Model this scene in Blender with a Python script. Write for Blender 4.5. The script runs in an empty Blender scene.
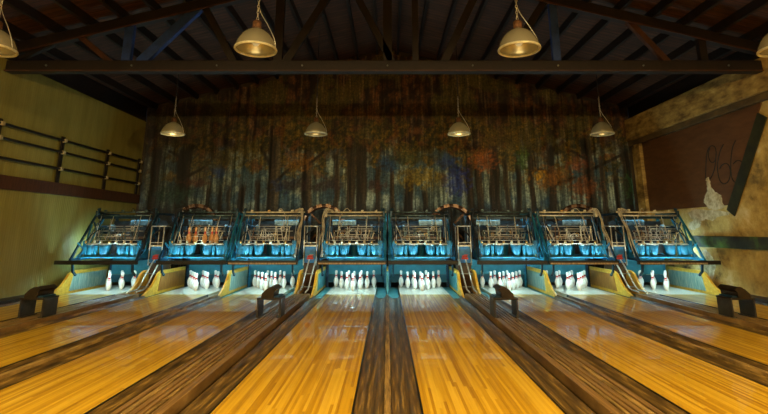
import bpy, bmesh, math, random
from mathutils import Vector, Matrix, noise
random.seed(7)
PI = math.pi
scene = bpy.context.scene
COL = scene.collection

# ------------------------------------------------------------------ materials
def new_mat(name):
    m = bpy.data.materials.new(name); m.use_nodes = True
    nt = m.node_tree; nt.nodes.clear()
    out = nt.nodes.new('ShaderNodeOutputMaterial')
    p = nt.nodes.new('ShaderNodeBsdfPrincipled')
    nt.links.new(p.outputs[0], out.inputs[0])
    return m, nt, p, out

def ramp(nt, src, stops, interp='LINEAR'):
    r = nt.nodes.new('ShaderNodeValToRGB'); r.color_ramp.interpolation = interp
    el = r.color_ramp.elements
    while len(el) < len(stops): el.new(0.5)
    for e, (pos, c) in zip(el, stops):
        e.position = pos; e.color = (*c, 1) if len(c) == 3 else c
    nt.links.new(src, r.inputs[0])
    return r.outputs[0]

def coords(nt, scale=(1, 1, 1), kind='Object'):
    tc = nt.nodes.new('ShaderNodeTexCoord'); mp = nt.nodes.new('ShaderNodeMapping')
    mp.inputs['Scale'].default_value = scale
    nt.links.new(tc.outputs[kind], mp.inputs[0])
    return mp.outputs[0]

def noise_tex(nt, vec, scale, detail=4, rough=.55):
    n = nt.nodes.new('ShaderNodeTexNoise'); n.inputs['Scale'].default_value = scale
    n.inputs['Detail'].default_value = detail; n.inputs['Roughness'].default_value = rough
    nt.links.new(vec, n.inputs['Vector'])
    return n.outputs[0]

def mix(nt, fac, a, b, mode='MIX'):
    n = nt.nodes.new('ShaderNodeMix'); n.data_type = 'RGBA'; n.blend_type = mode
    for sock, v in ((n.inputs[0], fac), (n.inputs[6], a), (n.inputs[7], b)):
        if hasattr(v, 'is_linked'): nt.links.new(v, sock)
        elif isinstance(v, (int, float)): sock.default_value = v
        else: sock.default_value = (*v, 1)
    return n.outputs[2]

def math_n(nt, op, a, b=None):
    n = nt.nodes.new('ShaderNodeMath'); n.operation = op
    for i, v in enumerate((a, b)):
        if v is None: continue
        if hasattr(v, 'is_linked'): nt.links.new(v, n.inputs[i])
        else: n.inputs[i].default_value = v
    return n.outputs[0]

def bump(nt, p, h, strength=.2, dist=.01):
    b = nt.nodes.new('ShaderNodeBump'); b.inputs['Strength'].default_value = strength
    b.inputs['Distance'].default_value = dist
    nt.links.new(h, b.inputs['Height']); nt.links.new(b.outputs[0], p.inputs['Normal'])

def worn(name, c1, c2, rough=.5, metal=0, scale=6, lo=.4, hi=.65, c3=None, stretch=(1, 1, 1), bmp=.15, kind='Object'):
    """two-tone worn surface, patches from noise"""
    m, nt, p, o = new_mat(name)
    v = coords(nt, stretch, kind)
    n = noise_tex(nt, v, scale, 6, .65)
    col = ramp(nt, n, [(lo, c1), (hi, c2)] + ([(min(hi + .1, 1), c3)] if c3 else []))
    nt.links.new(col, p.inputs['Base Color'])
    p.inputs['Roughness'].default_value = rough; p.inputs['Metallic'].default_value = metal
    if bmp: bump(nt, p, n, bmp, .01)
    return m

def plank_mat(name, stops, board=.0245, seg=2.6, rough=.42, coat=.6, grain=.55):
    m, nt, p, o = new_mat(name)
    tc = nt.nodes.new('ShaderNodeTexCoord'); sp = nt.nodes.new('ShaderNodeSeparateXYZ')
    geo = nt.nodes.new('ShaderNodeNewGeometry')
    nt.links.new(geo.outputs['Position'], sp.inputs[0])
    ix = math_n(nt, 'FLOOR', math_n(nt, 'DIVIDE', sp.outputs[0], board))
    wn = nt.nodes.new('ShaderNodeTexWhiteNoise'); wn.noise_dimensions = '1D'
    nt.links.new(ix, wn.inputs['W'])
    iy = math_n(nt, 'FLOOR', math_n(nt, 'ADD', math_n(nt, 'DIVIDE', sp.outputs[1], seg), math_n(nt, 'MULTIPLY', wn.outputs[0], 17.3)))
    cb = nt.nodes.new('ShaderNodeCombineXYZ'); nt.links.new(ix, cb.inputs[0]); nt.links.new(iy, cb.inputs[1])
    w2 = nt.nodes.new('ShaderNodeTexWhiteNoise'); w2.noise_dimensions = '2D'; nt.links.new(cb.outputs[0], w2.inputs[0])
    mp = nt.nodes.new('ShaderNodeMapping'); mp.inputs['Scale'].default_value = (46, 1.1, 1)
    nt.links.new(geo.outputs['Position'], mp.inputs[0])
    g = noise_tex(nt, mp.outputs[0], 1, 5, .6)
    val = math_n(nt, 'ADD', math_n(nt, 'MULTIPLY', w2.outputs[0], 1 - grain), math_n(nt, 'MULTIPLY', g, grain))
    col = ramp(nt, val, stops)
    mp2 = nt.nodes.new('ShaderNodeMapping'); mp2.inputs['Scale'].default_value = (22, .5, 1)
    nt.links.new(geo.outputs['Position'], mp2.inputs[0])
    st = noise_tex(nt, mp2.outputs[0], 1, 3, .5)
    stf = ramp(nt, st, [(.66, (0, 0, 0)), (.76, (1, 1, 1))])
    col = mix(nt, math_n(nt, 'MULTIPLY', stf, .38), col, (.16, .06, .008))
    nt.links.new(col, p.inputs['Base Color'])
    p.inputs['Roughness'].default_value = rough
    p.inputs['Coat Weight'].default_value = coat; p.inputs['Coat Roughness'].default_value = .02; p.inputs['Specular IOR Level'].default_value = .12
    bump(nt, p, g, .06, .002)
    return m

def emit_mat(name, col, strength):
    m = bpy.data.materials.new(name); m.use_nodes = True
    nt = m.node_tree; nt.nodes.clear()
    o = nt.nodes.new('ShaderNodeOutputMaterial'); e = nt.nodes.new('ShaderNodeEmission')
    e.inputs[0].default_value = (*col, 1); e.inputs[1].default_value = strength
    nt.links.new(e.outputs[0], o.inputs[0]); return m

M = {}
M['lane'] = plank_mat('lane_maple', [(.15, (.34, .150, .008)), (.40, (.55, .29, .014)), (.58, (.70, .40, .024)), (.85, (.84, .54, .055))])
M['deck'] = plank_mat('pin_deck_maple', [(.2, (.64, .58, .46)), (.6, (.74, .69, .58)), (.85, (.80, .76, .66))], rough=.3)
M['gutter'] = worn('gutter_wood', (.040, .024, .009), (.15, .085, .022), .36, 0, 2.2, .36, .54, (.40, .24, .055), (16, .7, 1), .1)
M['rail_wood'] = worn('track_wood', (.12, .062, .020), (.34, .19, .06), .3, 0, 3, .35, .62, (.46, .29, .11), (22, .5, 1), .1)
M['rail_dark'] = worn('track_dark', (.003, .0025, .002), (.010, .007, .004), .35, 0, 3, .4, .6, None, (8, .8, 1), .1)
M['cap'] = worn('divider_wood', (.12, .07, .022), (.42, .26, .08), .4, 0, 3, .4, .6, None, (10, .9, 1), .2)
M['black'] = worn('black_paint', (.003, .003, .003), (.010, .008, .007), .5, 0, 8)
M['hood'] = worn('hood_paint', (.012, .009, .007), (.035, .024, .015), .32, .3, 9)
M['plate'] = worn('hood_plate', (.025, .022, .018), (.06, .05, .038), .4, .4, 9)
M['blue'] = worn('blue_machine_paint', (.006, .085, .165), (.022, .21, .34), .34, .2, 9, .35, .6)
M['blue_dark'] = worn('dark_blue_paint', (.003, .020, .045), (.010, .055, .11), .36, .3, 9, .35, .65)
M['cupblue'] = worn('blue_cup_paint', (.004, .060, .115), (.016, .15, .24), .36, .2, 9, .35, .6)
M['liftblue'] = worn('blue_box_paint', (.012, .12, .34), (.03, .22, .50), .4, 0, 7)
M['darkgreen'] = worn('dark_green_board', (.014, .015, .006), (.034, .036, .013), .55, 0, 3)
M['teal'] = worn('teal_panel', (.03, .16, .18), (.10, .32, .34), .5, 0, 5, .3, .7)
M['teal_worn'] = worn('worn_teal_panel', (.10, .25, .24), (.34, .42, .34), .5, 0, 4, .35, .62, (.5, .42, .2), (1, 6, 1))
M['pit'] = worn('pit_cushion', (.010, .13, .17), (.025, .22, .28), .6, 0, 4, .3, .7)
M['pitdark'] = worn('pit_lower', (.01, .06, .08), (.02, .10, .13), .6, 0, 4, .3, .7)
M['yellow'] = worn('yellow_kickback_wood', (.58, .30, .025), (.82, .48, .055), .4, 0, 5, .3, .65, (.75, .55, .22), (1, 2, 3))
M['brownpanel'] = worn('brown_kickback_panel', (.26, .10, .018), (.42, .18, .03), .4, 0, 6, .35, .65, None, (1, 4, 1))
M['tunnel'] = worn('tunnel_wood', (.04, .018, .006), (.10, .045, .014), .6, 0, 5)
M['chrome'] = worn('worn_steel', (.36, .35, .31), (.74, .70, .60), .32, .45, 14, .35, .6)
M['cream'] = worn('cream_metal', (.42, .38, .28), (.80, .74, .56), .4, 0, 12, .35, .6)
M['steel'] = worn('grey_steel', (.10, .13, .14), (.24, .28, .29), .42, .5, 7, .35, .65)
M['rust'] = worn('rusty_iron', (.06, .025, .012), (.22, .10, .04), .6, .4, 10, .4, .6)
M['brass'] = worn('brass_bits', (.35, .2, .06), (.75, .5, .2), .35, .7, 14)
M['rubber'] = worn('black_rubber', (.003, .003, .004), (.010, .010, .012), .6, 0, 8)
M['red'] = worn('red_emblem', (.35, .015, .012), (.5, .03, .02), .5, 0, 9, bmp=0)
M['cable'] = worn('pale_cable', (.36, .31, .22), (.6, .54, .42), .5, 0, 12)
M['tan'] = worn('tan_strip', (.16, .10, .05), (.42, .30, .17), .45, 0, 5, .35, .6, None, (3, 1, 1))
M['wheel'] = worn('brown_wheel', (.03, .014, .008), (.09, .04, .02), .45, .4, 7)
M['wheelpad'] = worn('wheel_plate', (.10, .055, .03), (.30, .18, .11), .4, .6, 9)
M['tube'] = emit_mat('cool_tube_light', (.48, .91, 1.0), 165)
M['tube2'] = emit_mat('added_inner_light', (.40, .85, 1.0), 30)
M['bulb'] = emit_mat('warm_bulb', (1.0, .72, .30), .5)
M['pinwhite'] = worn('white_pin_coat', (.72, .72, .68), (.82, .82, .78), .22, 0, 9, bmp=0)
M['pinred'] = worn('red_pin_band', (.42, .012, .015), (.5, .02, .02), .3, 0, 9, bmp=0)
M['pin_amberlit'] = worn('amber_lit_pin_coat', (.55, .26, .10), (.75, .45, .22), .25, 0, 9, bmp=0)  # amber light on the rack pins is put into this coat colour
M['truss'] = worn('dark_truss_timber', (.005, .003, .0028), (.014, .007, .0055), .55, 0, 5, .35, .65, None, (2, 2, 2))
M['truss_blue'] = worn('blue_truss_timber', (.010, .028, .13), (.022, .060, .27), .5, 0, 5, .35, .65)
M['dimsteel'] = worn('blued_steel', (.03, .06, .075), (.13, .20, .23), .3, .7, 12, .35, .6)
M['flange'] = worn('pale_clamp', (.25, .2, .10), (.5, .42, .25), .5, .2, 20)
M['pipe'] = worn('black_pipe', (.008, .006, .005), (.025, .018, .012), .45, .3, 10)
M['ledge'] = worn('red_brown_ledge', (.030, .011, .005), (.075, .028, .012), .5, 0, 5, .35, .65, None, (1, 6, 1))
M['greenbeam'] = worn('green_black_beam', (.016, .017, .007), (.035, .038, .012), .55, 0, 1.3, .42, .52, (.075, .15, .02), (1, 1, 1))
M['ply'] = worn('brown_plywood', (.080, .030, .009), (.125, .052, .016), .6, 0, 2, .35, .65, None, (1, 1, 4))
M['concrete'] = worn('stained_concrete', (.13, .07, .015), (.46, .30, .08), .75, 0, 1.8, .36, .60, (.62, .47, .17), (1, 1.2, 3), .3)
M['brownbeam'] = worn('brown_stained_beam', (.05, .030, .010), (.14, .085, .025), .75, 0, 1.6, .35, .62, None, (1, 1.2, 3), .3)
M['graffiti'] = worn('black_marker', (.006, .005, .004), (.012, .01, .008), .7, bmp=0)
M['patch'] = worn('pale_plaster', (.30, .22, .10), (.62, .52, .33), .8, 0, 9, .35, .6)
M['dark'] = worn('dark_floor', (.008, .006, .005), (.02, .014, .010), .6, 0, 3)
M['kerb'] = worn('dark_kerb', (.012, .010, .007), (.045, .033, .02), .5, 0, 3, .4, .65, None, (4, 1, 1))
M['wallback'] = worn('rear_plaster', (.03, .022, .014), (.07, .05, .03), .8, 0, 2)

def roof_mat():
    m, nt, p, o = new_mat('roof_boards')
    v = coords(nt, (1, 1, 1))
    w = nt.nodes.new('ShaderNodeTexWave'); w.bands_direction = 'Y'; w.inputs['Scale'].default_value = 2.2
    w.inputs['Distortion'].default_value = .4; nt.links.new(v, w.inputs[0])
    n = noise_tex(nt, coords(nt, (1, 6, 1)), 1.6, 6, .65)
    c = ramp(nt, n, [(.3, (.020, .007, .003)), (.5, (.058, .021, .009)), (.7, (.12, .048, .022))])
    c = mix(nt, ramp(nt, w.outputs[1], [(.04, (1, 1, 1)), (.12, (0, 0, 0))]), c, (.02, .009, .005))
    nt.links.new(c, p.inputs['Base Color']); p.inputs['Roughness'].default_value = .7
    bump(nt, p, n, .3, .02); return m
M['roofdeck'] = roof_mat()

def left_wall_mat():
    m, nt, p, o = new_mat('olive_panelling')
    v = coords(nt, (1, 1, 1))
    w = nt.nodes.new('ShaderNodeTexWave'); w.bands_direction = 'Y'; w.inputs['Scale'].default_value = 5.2
    w.inputs['Distortion'].default_value = .25; nt.links.new(v, w.inputs[0])
    n = noise_tex(nt, coords(nt, (1, 5, .7)), 1.3, 5, .6)
    c = ramp(nt, n, [(.3, (.175, .150, .028)), (.7, (.245, .215, .052))])
    c = mix(nt, math_n(nt, 'MULTIPLY', ramp(nt, w.outputs[1], [(.0, (1, 1, 1)), (.25, (0, 0, 0))]), .35), c, (.18, .15, .035))
    nt.links.new(c, p.inputs['Base Color']); p.inputs['Roughness'].default_value = .6
    bump(nt, p, w.outputs[1], .25, .01); return m
M['leftwall'] = left_wall_mat()

def right_wall_mat():
    m, nt, p, o = new_mat('patchy_plaster')
    n = noise_tex(nt, coords(nt, (1, 1, 1)), 1.5, 8, .68)
    n2 = noise_tex(nt, coords(nt, (1, 1.4, .8)), .9, 5, .6)
    c = ramp(nt, n, [(.36, (.05, .032, .012)), (.45, (.34, .22, .06)), (.56, (.56, .40, .13)), (.66, (.72, .60, .34))])
    c = mix(nt, ramp(nt, n2, [(.45, (0, 0, 0)), (.66, (.5, .5, .5))]), c, (.52, .33, .07))
    nt.links.new(c, p.inputs['Base Color']); p.inputs['Roughness'].default_value = .8
    bump(nt, p, n, .4, .02); return m
M['rightwall'] = right_wall_mat()

def shade_mat():
    m, nt, p, o = new_mat('ribbed_lamp_glass')
    p.inputs['Base Color'].default_value = (.46, .43, .30, 1); p.inputs['Metallic'].default_value = .55
    p.inputs['Roughness'].default_value = .22
    tl = nt.nodes.new('ShaderNodeBsdfTranslucent'); tl.inputs[0].default_value = (.85, .65, .28, 1)
    tr = nt.nodes.new('ShaderNodeBsdfTransparent'); tr.inputs[0].default_value = (.9, .78, .5, 1)
    m1 = nt.nodes.new('ShaderNodeMixShader'); m1.inputs[0].default_value = .06
    nt.links.new(p.outputs[0], m1.inputs[1]); nt.links.new(tl.outputs[0], m1.inputs[2])
    m2 = nt.nodes.new('ShaderNodeMixShader'); m2.inputs[0].default_value = .05
    nt.links.new(m1.outputs[0], m2.inputs[1]); nt.links.new(tr.outputs[0], m2.inputs[2])
    nt.links.new(m2.outputs[0], o.inputs[0]); return m
M['shade'] = shade_mat()
M['rim'] = worn('pale_lamp_rim', (.55, .50, .32), (.75, .70, .48), .3, .3, 12, bmp=0)

# ------------------------------------------------------------------ mesh builder
class MB:
    def __init__(s): s.bm = bmesh.new(); s.smooth = False
    def box(s, x0, x1, y0, y1, z0, z1, bev=0):
        v = [s.bm.verts.new(c) for c in ((x0,y0,z0),(x1,y0,z0),(x1,y1,z0),(x0,y1,z0),(x0,y0,z1),(x1,y0,z1),(x1,y1,z1),(x0,y1,z1))]
        f = [s.bm.faces.new([v[i] for i in q]) for q in ((0,3,2,1),(4,5,6,7),(0,1,5,4),(1,2,6,5),(2,3,7,6),(3,0,4,7))]
        if bev:
            es = list({e for q in f for e in q.edges})
            bmesh.ops.bevel(s.bm, geom=es, offset=bev, segments=2, affect='EDGES', profile=.5)
        return s
    def bar(s, a, b, w, h=None, up=(0, 0, 1)):
        """rectangular bar from a to b, width w (sideways), height h"""
        h = h or w; a = Vector(a); b = Vector(b); d = (b - a).normalized(); u = Vector(up)
        if abs(d.dot(u)) > .98: u = Vector((0, 1, 0))
        r = d.cross(u).normalized(); u = r.cross(d).normalized()
        q = []
        for p in (a, b):
            q += [s.bm.verts.new(p + r * (i * w / 2) + u * (j * h / 2)) for i, j in ((-1,-1),(1,-1),(1,1),(-1,1))]
        for idx in ((3,2,1,0),(4,5,6,7),(0,1,5,4),(1,2,6,5),(2,3,7,6),(3,0,4,7)): s.bm.faces.new([q[i] for i in idx])
        return s
    def tube(s, pts, r, n=8, cap=True):
        pts = [Vector(p) for p in pts]; rings = []; prev = None
        for i, p in enumerate(pts):
            d = (pts[min(i + 1, len(pts) - 1)] - pts[max(i - 1, 0)]).normalized()
            if prev is None:
                u = Vector((0, 0, 1)) if abs(d.z) < .9 else Vector((0, 1, 0))
            else: u = prev
            a = d.cross(u).normalized(); u = a.cross(d).normalized(); prev = u
            rr = r[i] if isinstance(r, (list, tuple)) else r
            rings.append([s.bm.verts.new(p + (a * math.cos(t) + u * math.sin(t)) * rr) for t in (2 * PI * k / n for k in range(n))])
        for A, B in zip(rings, rings[1:]):
            for k in range(n):
                f = s.bm.faces.new((A[k], A[(k + 1) % n], B[(k + 1) % n], B[k])); f.smooth = True
        if cap: s.bm.faces.new(rings[0][::-1]); s.bm.faces.new(rings[-1])
        return s
    def lathe(s, prof, c=(0, 0, 0), n=20, axis='z', closed=False, mats=None):
        rings = []
        for (r, h) in prof:
            ring = []
            for k in range(n):
                t = 2 * PI * k / n
                if axis == 'z': q = (c[0] + r * math.cos(t), c[1] + r * math.sin(t), c[2] + h)
                elif axis == 'x': q = (c[0] + h, c[1] + r * math.cos(t), c[2] + r * math.sin(t))
                else: q = (c[0] + r * math.cos(t), c[1] + h, c[2] - r * math.sin(t))
                ring.append(s.bm.verts.new(q))
            rings.append(ring)
        prs = list(zip(rings, rings[1:]))
        if closed: prs.append((rings[-1], rings[0]))
        for i, (A, B) in enumerate(prs):
            for k in range(n):
                f = s.bm.faces.new((A[k], A[(k + 1) % n], B[(k + 1) % n], B[k])); f.smooth = True
                if mats: f.material_index = mats[i]
        return s
    def prism(s, poly, a0, a1, axis='x'):
        """poly: 2D outline; axis x -> (y,z), y -> (x,z), z -> (x,y)"""
        def P(t, u, v): return (t, u, v) if axis == 'x' else ((u, t, v) if axis == 'y' else (u, v, t))
        A = [s.bm.verts.new(P(a0, *q)) for q in poly]; B = [s.bm.verts.new(P(a1, *q)) for q in poly]
        n = len(poly); s.bm.faces.new(A[::-1]); s.bm.faces.new(B)
        for i in range(n): s.bm.faces.new((A[i], A[(i + 1) % n], B[(i + 1) % n], B[i]))
        return s
    def sheet(s, prof, y0, y1, ny=1):
        """open strip extruded along y; prof is [(x,z)]"""
        R = [[s.bm.verts.new((x, y0 + (y1 - y0) * j / ny, z)) for x, z in prof] for j in range(ny + 1)]
        for A, B in zip(R, R[1:]):
            for i in range(len(prof) - 1):
                f = s.bm.faces.new((A[i], B[i], B[i + 1], A[i + 1])); f.smooth = True
        return s
    def ball(s, c, r, n=10):
        bmesh.ops.create_uvsphere(s.bm, u_segments=n, v_segments=max(6, n // 2 + 1), radius=r, matrix=Matrix.Translation(c)); return s
    def build(s, name, mat, parent=None, loc=None, fix=True):
        if fix: bmesh.ops.recalc_face_normals(s.bm, faces=s.bm.faces[:])
        me = bpy.data.meshes.new(name); s.bm.to_mesh(me); s.bm.free()
        for m in (mat if isinstance(mat, list) else [mat]): me.materials.append(m)
        o = bpy.data.objects.new(name, me); COL.objects.link(o)
        if parent: o.parent = parent
        if loc: o.location = loc
        return o

def tag(o, label=None, cat=None, group=None, kind=None):
    if label: o['label'] = label
    if cat: o['category'] = cat
    if group: o['group'] = group
    if kind: o['kind'] = kind
    return o
def empty(name, loc, label=None, cat=None, group=None):
    o = bpy.data.objects.new(name, None); COL.objects.link(o); o.location = loc
    o.empty_display_size = .1
    return tag(o, label, cat, group)
def copy_tree(o, parent=None):
    c = o.copy(); COL.objects.link(c); c.parent = parent
    for ch in list(o.children): copy_tree(ch, c)
    return c
ORD = ['first', 'second', 'third', 'fourth', 'fifth', 'sixth', 'seventh', 'eighth']
def nth(i):   # how to point at one of eight in a row
    return ['leftmost', 'second from the left', 'third from the left', 'fourth from the left',
            'fourth from the right', 'third from the right', 'second from the right', 'rightmost'][i]

# ------------------------------------------------------------------ measures
A, B = .787, 2.758
PITCH = A + B                                   # 3.545: one pair of lanes and its ball return
LX = [-B - 2 * A - (B - A), -A - PITCH, -B, -A, A, B, A + PITCH, B + 2 * A + (B - A)]
LX = [-(A + PITCH + (B - A)), -(A * 2 + B), -B, -A, A, B, A * 2 + B, A + PITCH + (B - A)]
BR = [-(A + B) / 2 - PITCH, -(A + B) / 2, (A + B) / 2, (A + B) / 2 + PITCH]
HW, GW = .527, .218
Y0 = -2.5                                       # near end of everything
HEAD = 11.255                                   # distance of the head pins
YB = 10.85                                      # distance of the pinsetters' front beams
WX, WB = 7.42, 14.2

# ------------------------------------------------------------------ the setting
tag(MB().box(-WX - .2, WX + .2, -6, WB + .2, -.3, -.12).build('floor', M['dark']), kind='structure')
tag(MB().box(-WX - .2, -WX, -6, WB + .2, -.12, 4.58).build('wall_left', M['leftwall']), kind='structure')
rw = tag(MB().box(WX, WX + .25, -6, WB + .2, -.12, 4.62).build('wall_right', M['rightwall']), kind='structure')
def gable(y0, y1, name):
    return tag(MB().prism([(-WX, -.12), (WX, -.12), (WX, 5.05), (0, 6.98), (-WX, 5.05)], y0, y1, 'y').build(name, M['wallback']), kind='structure')
gable(WB, WB + .2, 'wall_back'); gable(-6.2, -6, 'wall_rear')
for sx, nm in ((-1, 'trim_1'), (1, 'trim_2')):
    tag(MB().box(sx * (WX + .02), sx * (WX + .2), -6, WB, 4.585 if sx < 0 else 4.625, 5.04).build(nm, M['truss']), kind='structure')
ceil = tag(MB().prism([(-WX - .3, 4.98), (0, 6.98), (WX + .3, 4.98), (WX + .3, 5.10), (0, 7.10), (-WX - .3, 5.10)], -6.2, WB + .2, 'y').build('ceiling', M['roofdeck']), kind='structure')
sl = 2.0 / (WX + .3)
for sx in (-1, 1):
    for k in range(12):
        x = sx * (.32 + .62 * k); z = 6.98 - abs(x) * sl
        MB().box(x - .035, x + .035, -5.9, WB, z - .17, z + .01).build('purlin', M['truss'], ceil)
# side kerbs between the outer gutters and the walls
for sx, nm in ((-1, 'left'), (1, 'right')):
    e = LX[7] + HW + GW
    tag(MB().box(*sorted((sx * (e + .06), sx * (WX - .001))), Y0, 12.6, -.12, .05, .01).build('baseboard_' + nm, M['kerb']), kind='structure')
# left wall: red-brown ledge
tag(MB().box(-WX, -WX + .09, -6, 14.18, 2.10, 2.36, .01).build('trim_3', M['ledge']), kind='structure')

# left wall: three pipe rails on posts
rr = empty('pipe_rail', (-WX, 8.9, 2.36), 'black three-rail pipe fence on posts along the olive left wall', 'rail')
for z in (3.31, 3.04, 2.67):
    MB().tube([(.10, -5, z - 2.36), (.10, 5.12, z - 2.36)], .028, 8).build('rail', M['pipe'], rr)
for y in (8.76, 10.56, 12.33, 13.95, 7.0):
    MB().box(.055, .085, y - 8.9 - .05, y - 8.9 + .05, 0, 1.04).build('post', M['pipe'], rr)
    for z in (3.31, 3.04, 2.67):
        MB().box(.02, .15, y - 8.9 - .03, y - 8.9 + .05, z - 2.36 - .045, z - 2.36 + .035, .012).build('clamp', M['flange'], rr)

# right wall: concrete beam, pilaster, plywood, brace, green beam
tag(MB().box(WX - .16, WX, -6, WB - .01, 3.95, 4.62, .02).build('trim_4', M['concrete']), kind='structure')
tag(MB().box(WX - .11, WX, -6, WB - .01, 3.80, 3.945, .01).build('trim_5', M['brownbeam']), kind='structure')
tag(MB().box(WX - .13, WX, 13.55, 13.85, 1.25, 3.795, .01).build('trim_6', M['concrete']), kind='structure')
tag(MB().box(WX - .10, WX, 6, 11.75, .95, 1.20, .01).build('trim_7', M['greenbeam']), kind='structure')
def wallpt(px, py, X=WX - .04):      # where the line of sight through a point of the lettering meets the panel
    f, th, h, cx, cy = 473.95, .22212, 1.3157, 387.45, 123.78
    a = (px - cx) / f; b = -(py - cy) / f; c, s = math.cos(th), math.sin(th)
    t = X / a; return (c - b * s) * t, h + (s + b * c) * t
SB = wallpt(731, 213); ST = wallpt(762.5, 115)
pb = empty('plywood_panel', (WX, 11.6, 1.86), 'dark brown plywood panel scrawled with 1966 on the right wall', 'panel')
poly = [(13.54, 1.86), (SB[0], 1.86), (ST[0], 3.79), (13.54, 3.79)]
MB().prism([(y - 11.6, z - 1.86) for y, z in poly], -.035, -.004, 'x').build('board', M['ply'], pb)
MB().bar((-.045, SB[0] - 11.6, SB[1] - 1.86), (-.045, ST[0] - 11.6, ST[1] - 1.86), .25, .02, (1, 0, 0)).build('diagonal_strip', M['darkgreen'], pb)
strokes = [[(85,100),(72,130),(66,180),(64,230),(62,290)],
           [(85,100),(100,93),(115,100),(123,120),(125,150),(118,180),(105,192),(90,185),(80,160),(80,130),(88,105)],
           [(124,140),(122,190),(112,240),(98,275),(85,292)],
           [(168,85),(150,120),(138,170),(133,220),(138,270),(150,305),(170,318),(192,308),(206,280),(208,240),(200,210),(182,198),(160,206),(145,230)],
           [(240,62),(226,90),(217,130),(212,180),(212,230),(216,275),(228,303),(248,311),(270,298),(286,268),(290,235),(283,200),(265,182),(245,182),(226,200)]]
g = MB()
for st in strokes:
    pts = []
    for (u, v) in st:
        y, z = wallpt(695 + u / 5.917, 130 + v / 5.917)
        pts.append(Vector((-.036, y - 11.6, z - 1.86)))
    fine = []
    for i in range(len(pts) - 1):
        p0, p1, p2, p3 = pts[max(i-1,0)], pts[i], pts[i+1], pts[min(i+2,len(pts)-1)]
        for k in range(4):
            t = k / 4
            fine.append(.5*((2*p1)+(p2-p0)*t+(2*p0-5*p1+4*p2-p3)*t*t+(3*p1-p0-3*p2+p3)*t**3))
    fine.append(pts[-1])
    g.tube(fine, .0125, 5)
g.build('graffiti', M['graffiti'], pb)
def stain(name, pts, x0, x1, parent, mat, seed):
    """irregular stain outline, roughened"""
    rnd = random.Random(seed); out = []
    for k, (u, v) in enumerate(pts):
        u2, v2 = pts[(k + 1) % len(pts)]
        for q in range(4):
            t = q / 4; j = .55 if q else .2
            out.append(wallpt(u + (u2 - u) * t + rnd.uniform(-j, j), v + (v2 - v) * t + rnd.uniform(-j, j)))
    off = parent.location
    MB().prism([(y - off.y, z - off.z) for y, z in out], x0 - off.x, x1 - off.x, 'x').build(name, mat, parent)
stain('plaster_patch', [(706,179),(708,177),(710,181),(711,187),(715,192),(721,195),(722,202),(725,206),(722,209),(714,210),(708,208),(704,203),(705,196),(708,191),(707,185)], WX - .044, WX - .034, pb, M['patch'], 2)
stain('plaster_patch', [(686,213),(694,209),(704,210),(716,210.5),(729,212),(727,215),(715,217),(711,221),(704,219),(697,222),(690,219)], WX - .003, WX + .01, rw, M['patch'], 3)
stain('plaster_patch', [(688,222),(694,219),(700,222),(698,227),(692,230),(687,228)], WX - .003, WX + .01, rw, M['patch'], 5)
stain('plaster_patch', [(697,252),(704,249),(710,256),(714,266),(712,278),(706,283),(700,274),(697,262)], WX - .003, WX + .01, rw, M['patch'], 6)

# ------------------------------------------------------------------ painted forest mural on pleated canvas
def smooth(a, b, x):
    t = max(0, min(1, (x - a) / (b - a))); return t * t * (3 - 2 * t)
def lerp(a, b, t): return tuple(p + (q - p) * t for p, q in zip(a, b))
def nz(x, y, s, seed=0): return noise.fractal(Vector((x * s, y * s, seed * 7.1)), .9, 2.1, 4) * .5 + .5
MS = 14.1 / 473.95
def MX(px): return (px - 387.45) * .0305
def MZ(py): return 1.98 + (207 - py) * .0305
trunks = [(188, 8, 150, .0), (246, 4, 186, 0), (276, 7, 140, .5), (309, 6, 150, .3), (352, 5, 148, .2), (362, 6, 146, .1), (338, 3, 160, .3),
          (378, 3, 168, .3), (408, 5, 178, 0), (424, 3, 190, .3), (468, 4, 160, 0), (477, 4, 165, .1), (492, 6, 150, 0), (504, 3, 160, .5),
          (528, 3, 150, 0), (548, 4, 150, 0), (584, 6, 140, .1), (598, 3, 160, .4), (622, 5, 150, 0), (160, 5, 150, 0), (214, 2.5, 186, 0), (226, 2.5, 190, 0), (234, 2, 188, .4), (262, 3, 180, .1),
          (142, 5, 140, .1), (515, 3, 165, .2), (392, 2.5, 165, .3), (610, 3, 175, .2)]
branches = [((188, 160), (172, 152), 2), ((190, 178), (208, 168), 2), ((272, 165), (262, 148), 2.5), ((278, 182), (291, 170), 2), ((310, 165), (324, 153), 2),
            ((468, 178), (448, 162), 2), ((548, 176), (538, 170), 2), ((538, 170), (528, 172), 2), ((548, 186), (570, 178), 2), ((584, 172), (618, 156), 2), ((584, 160), (570, 152), 2)]
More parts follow.
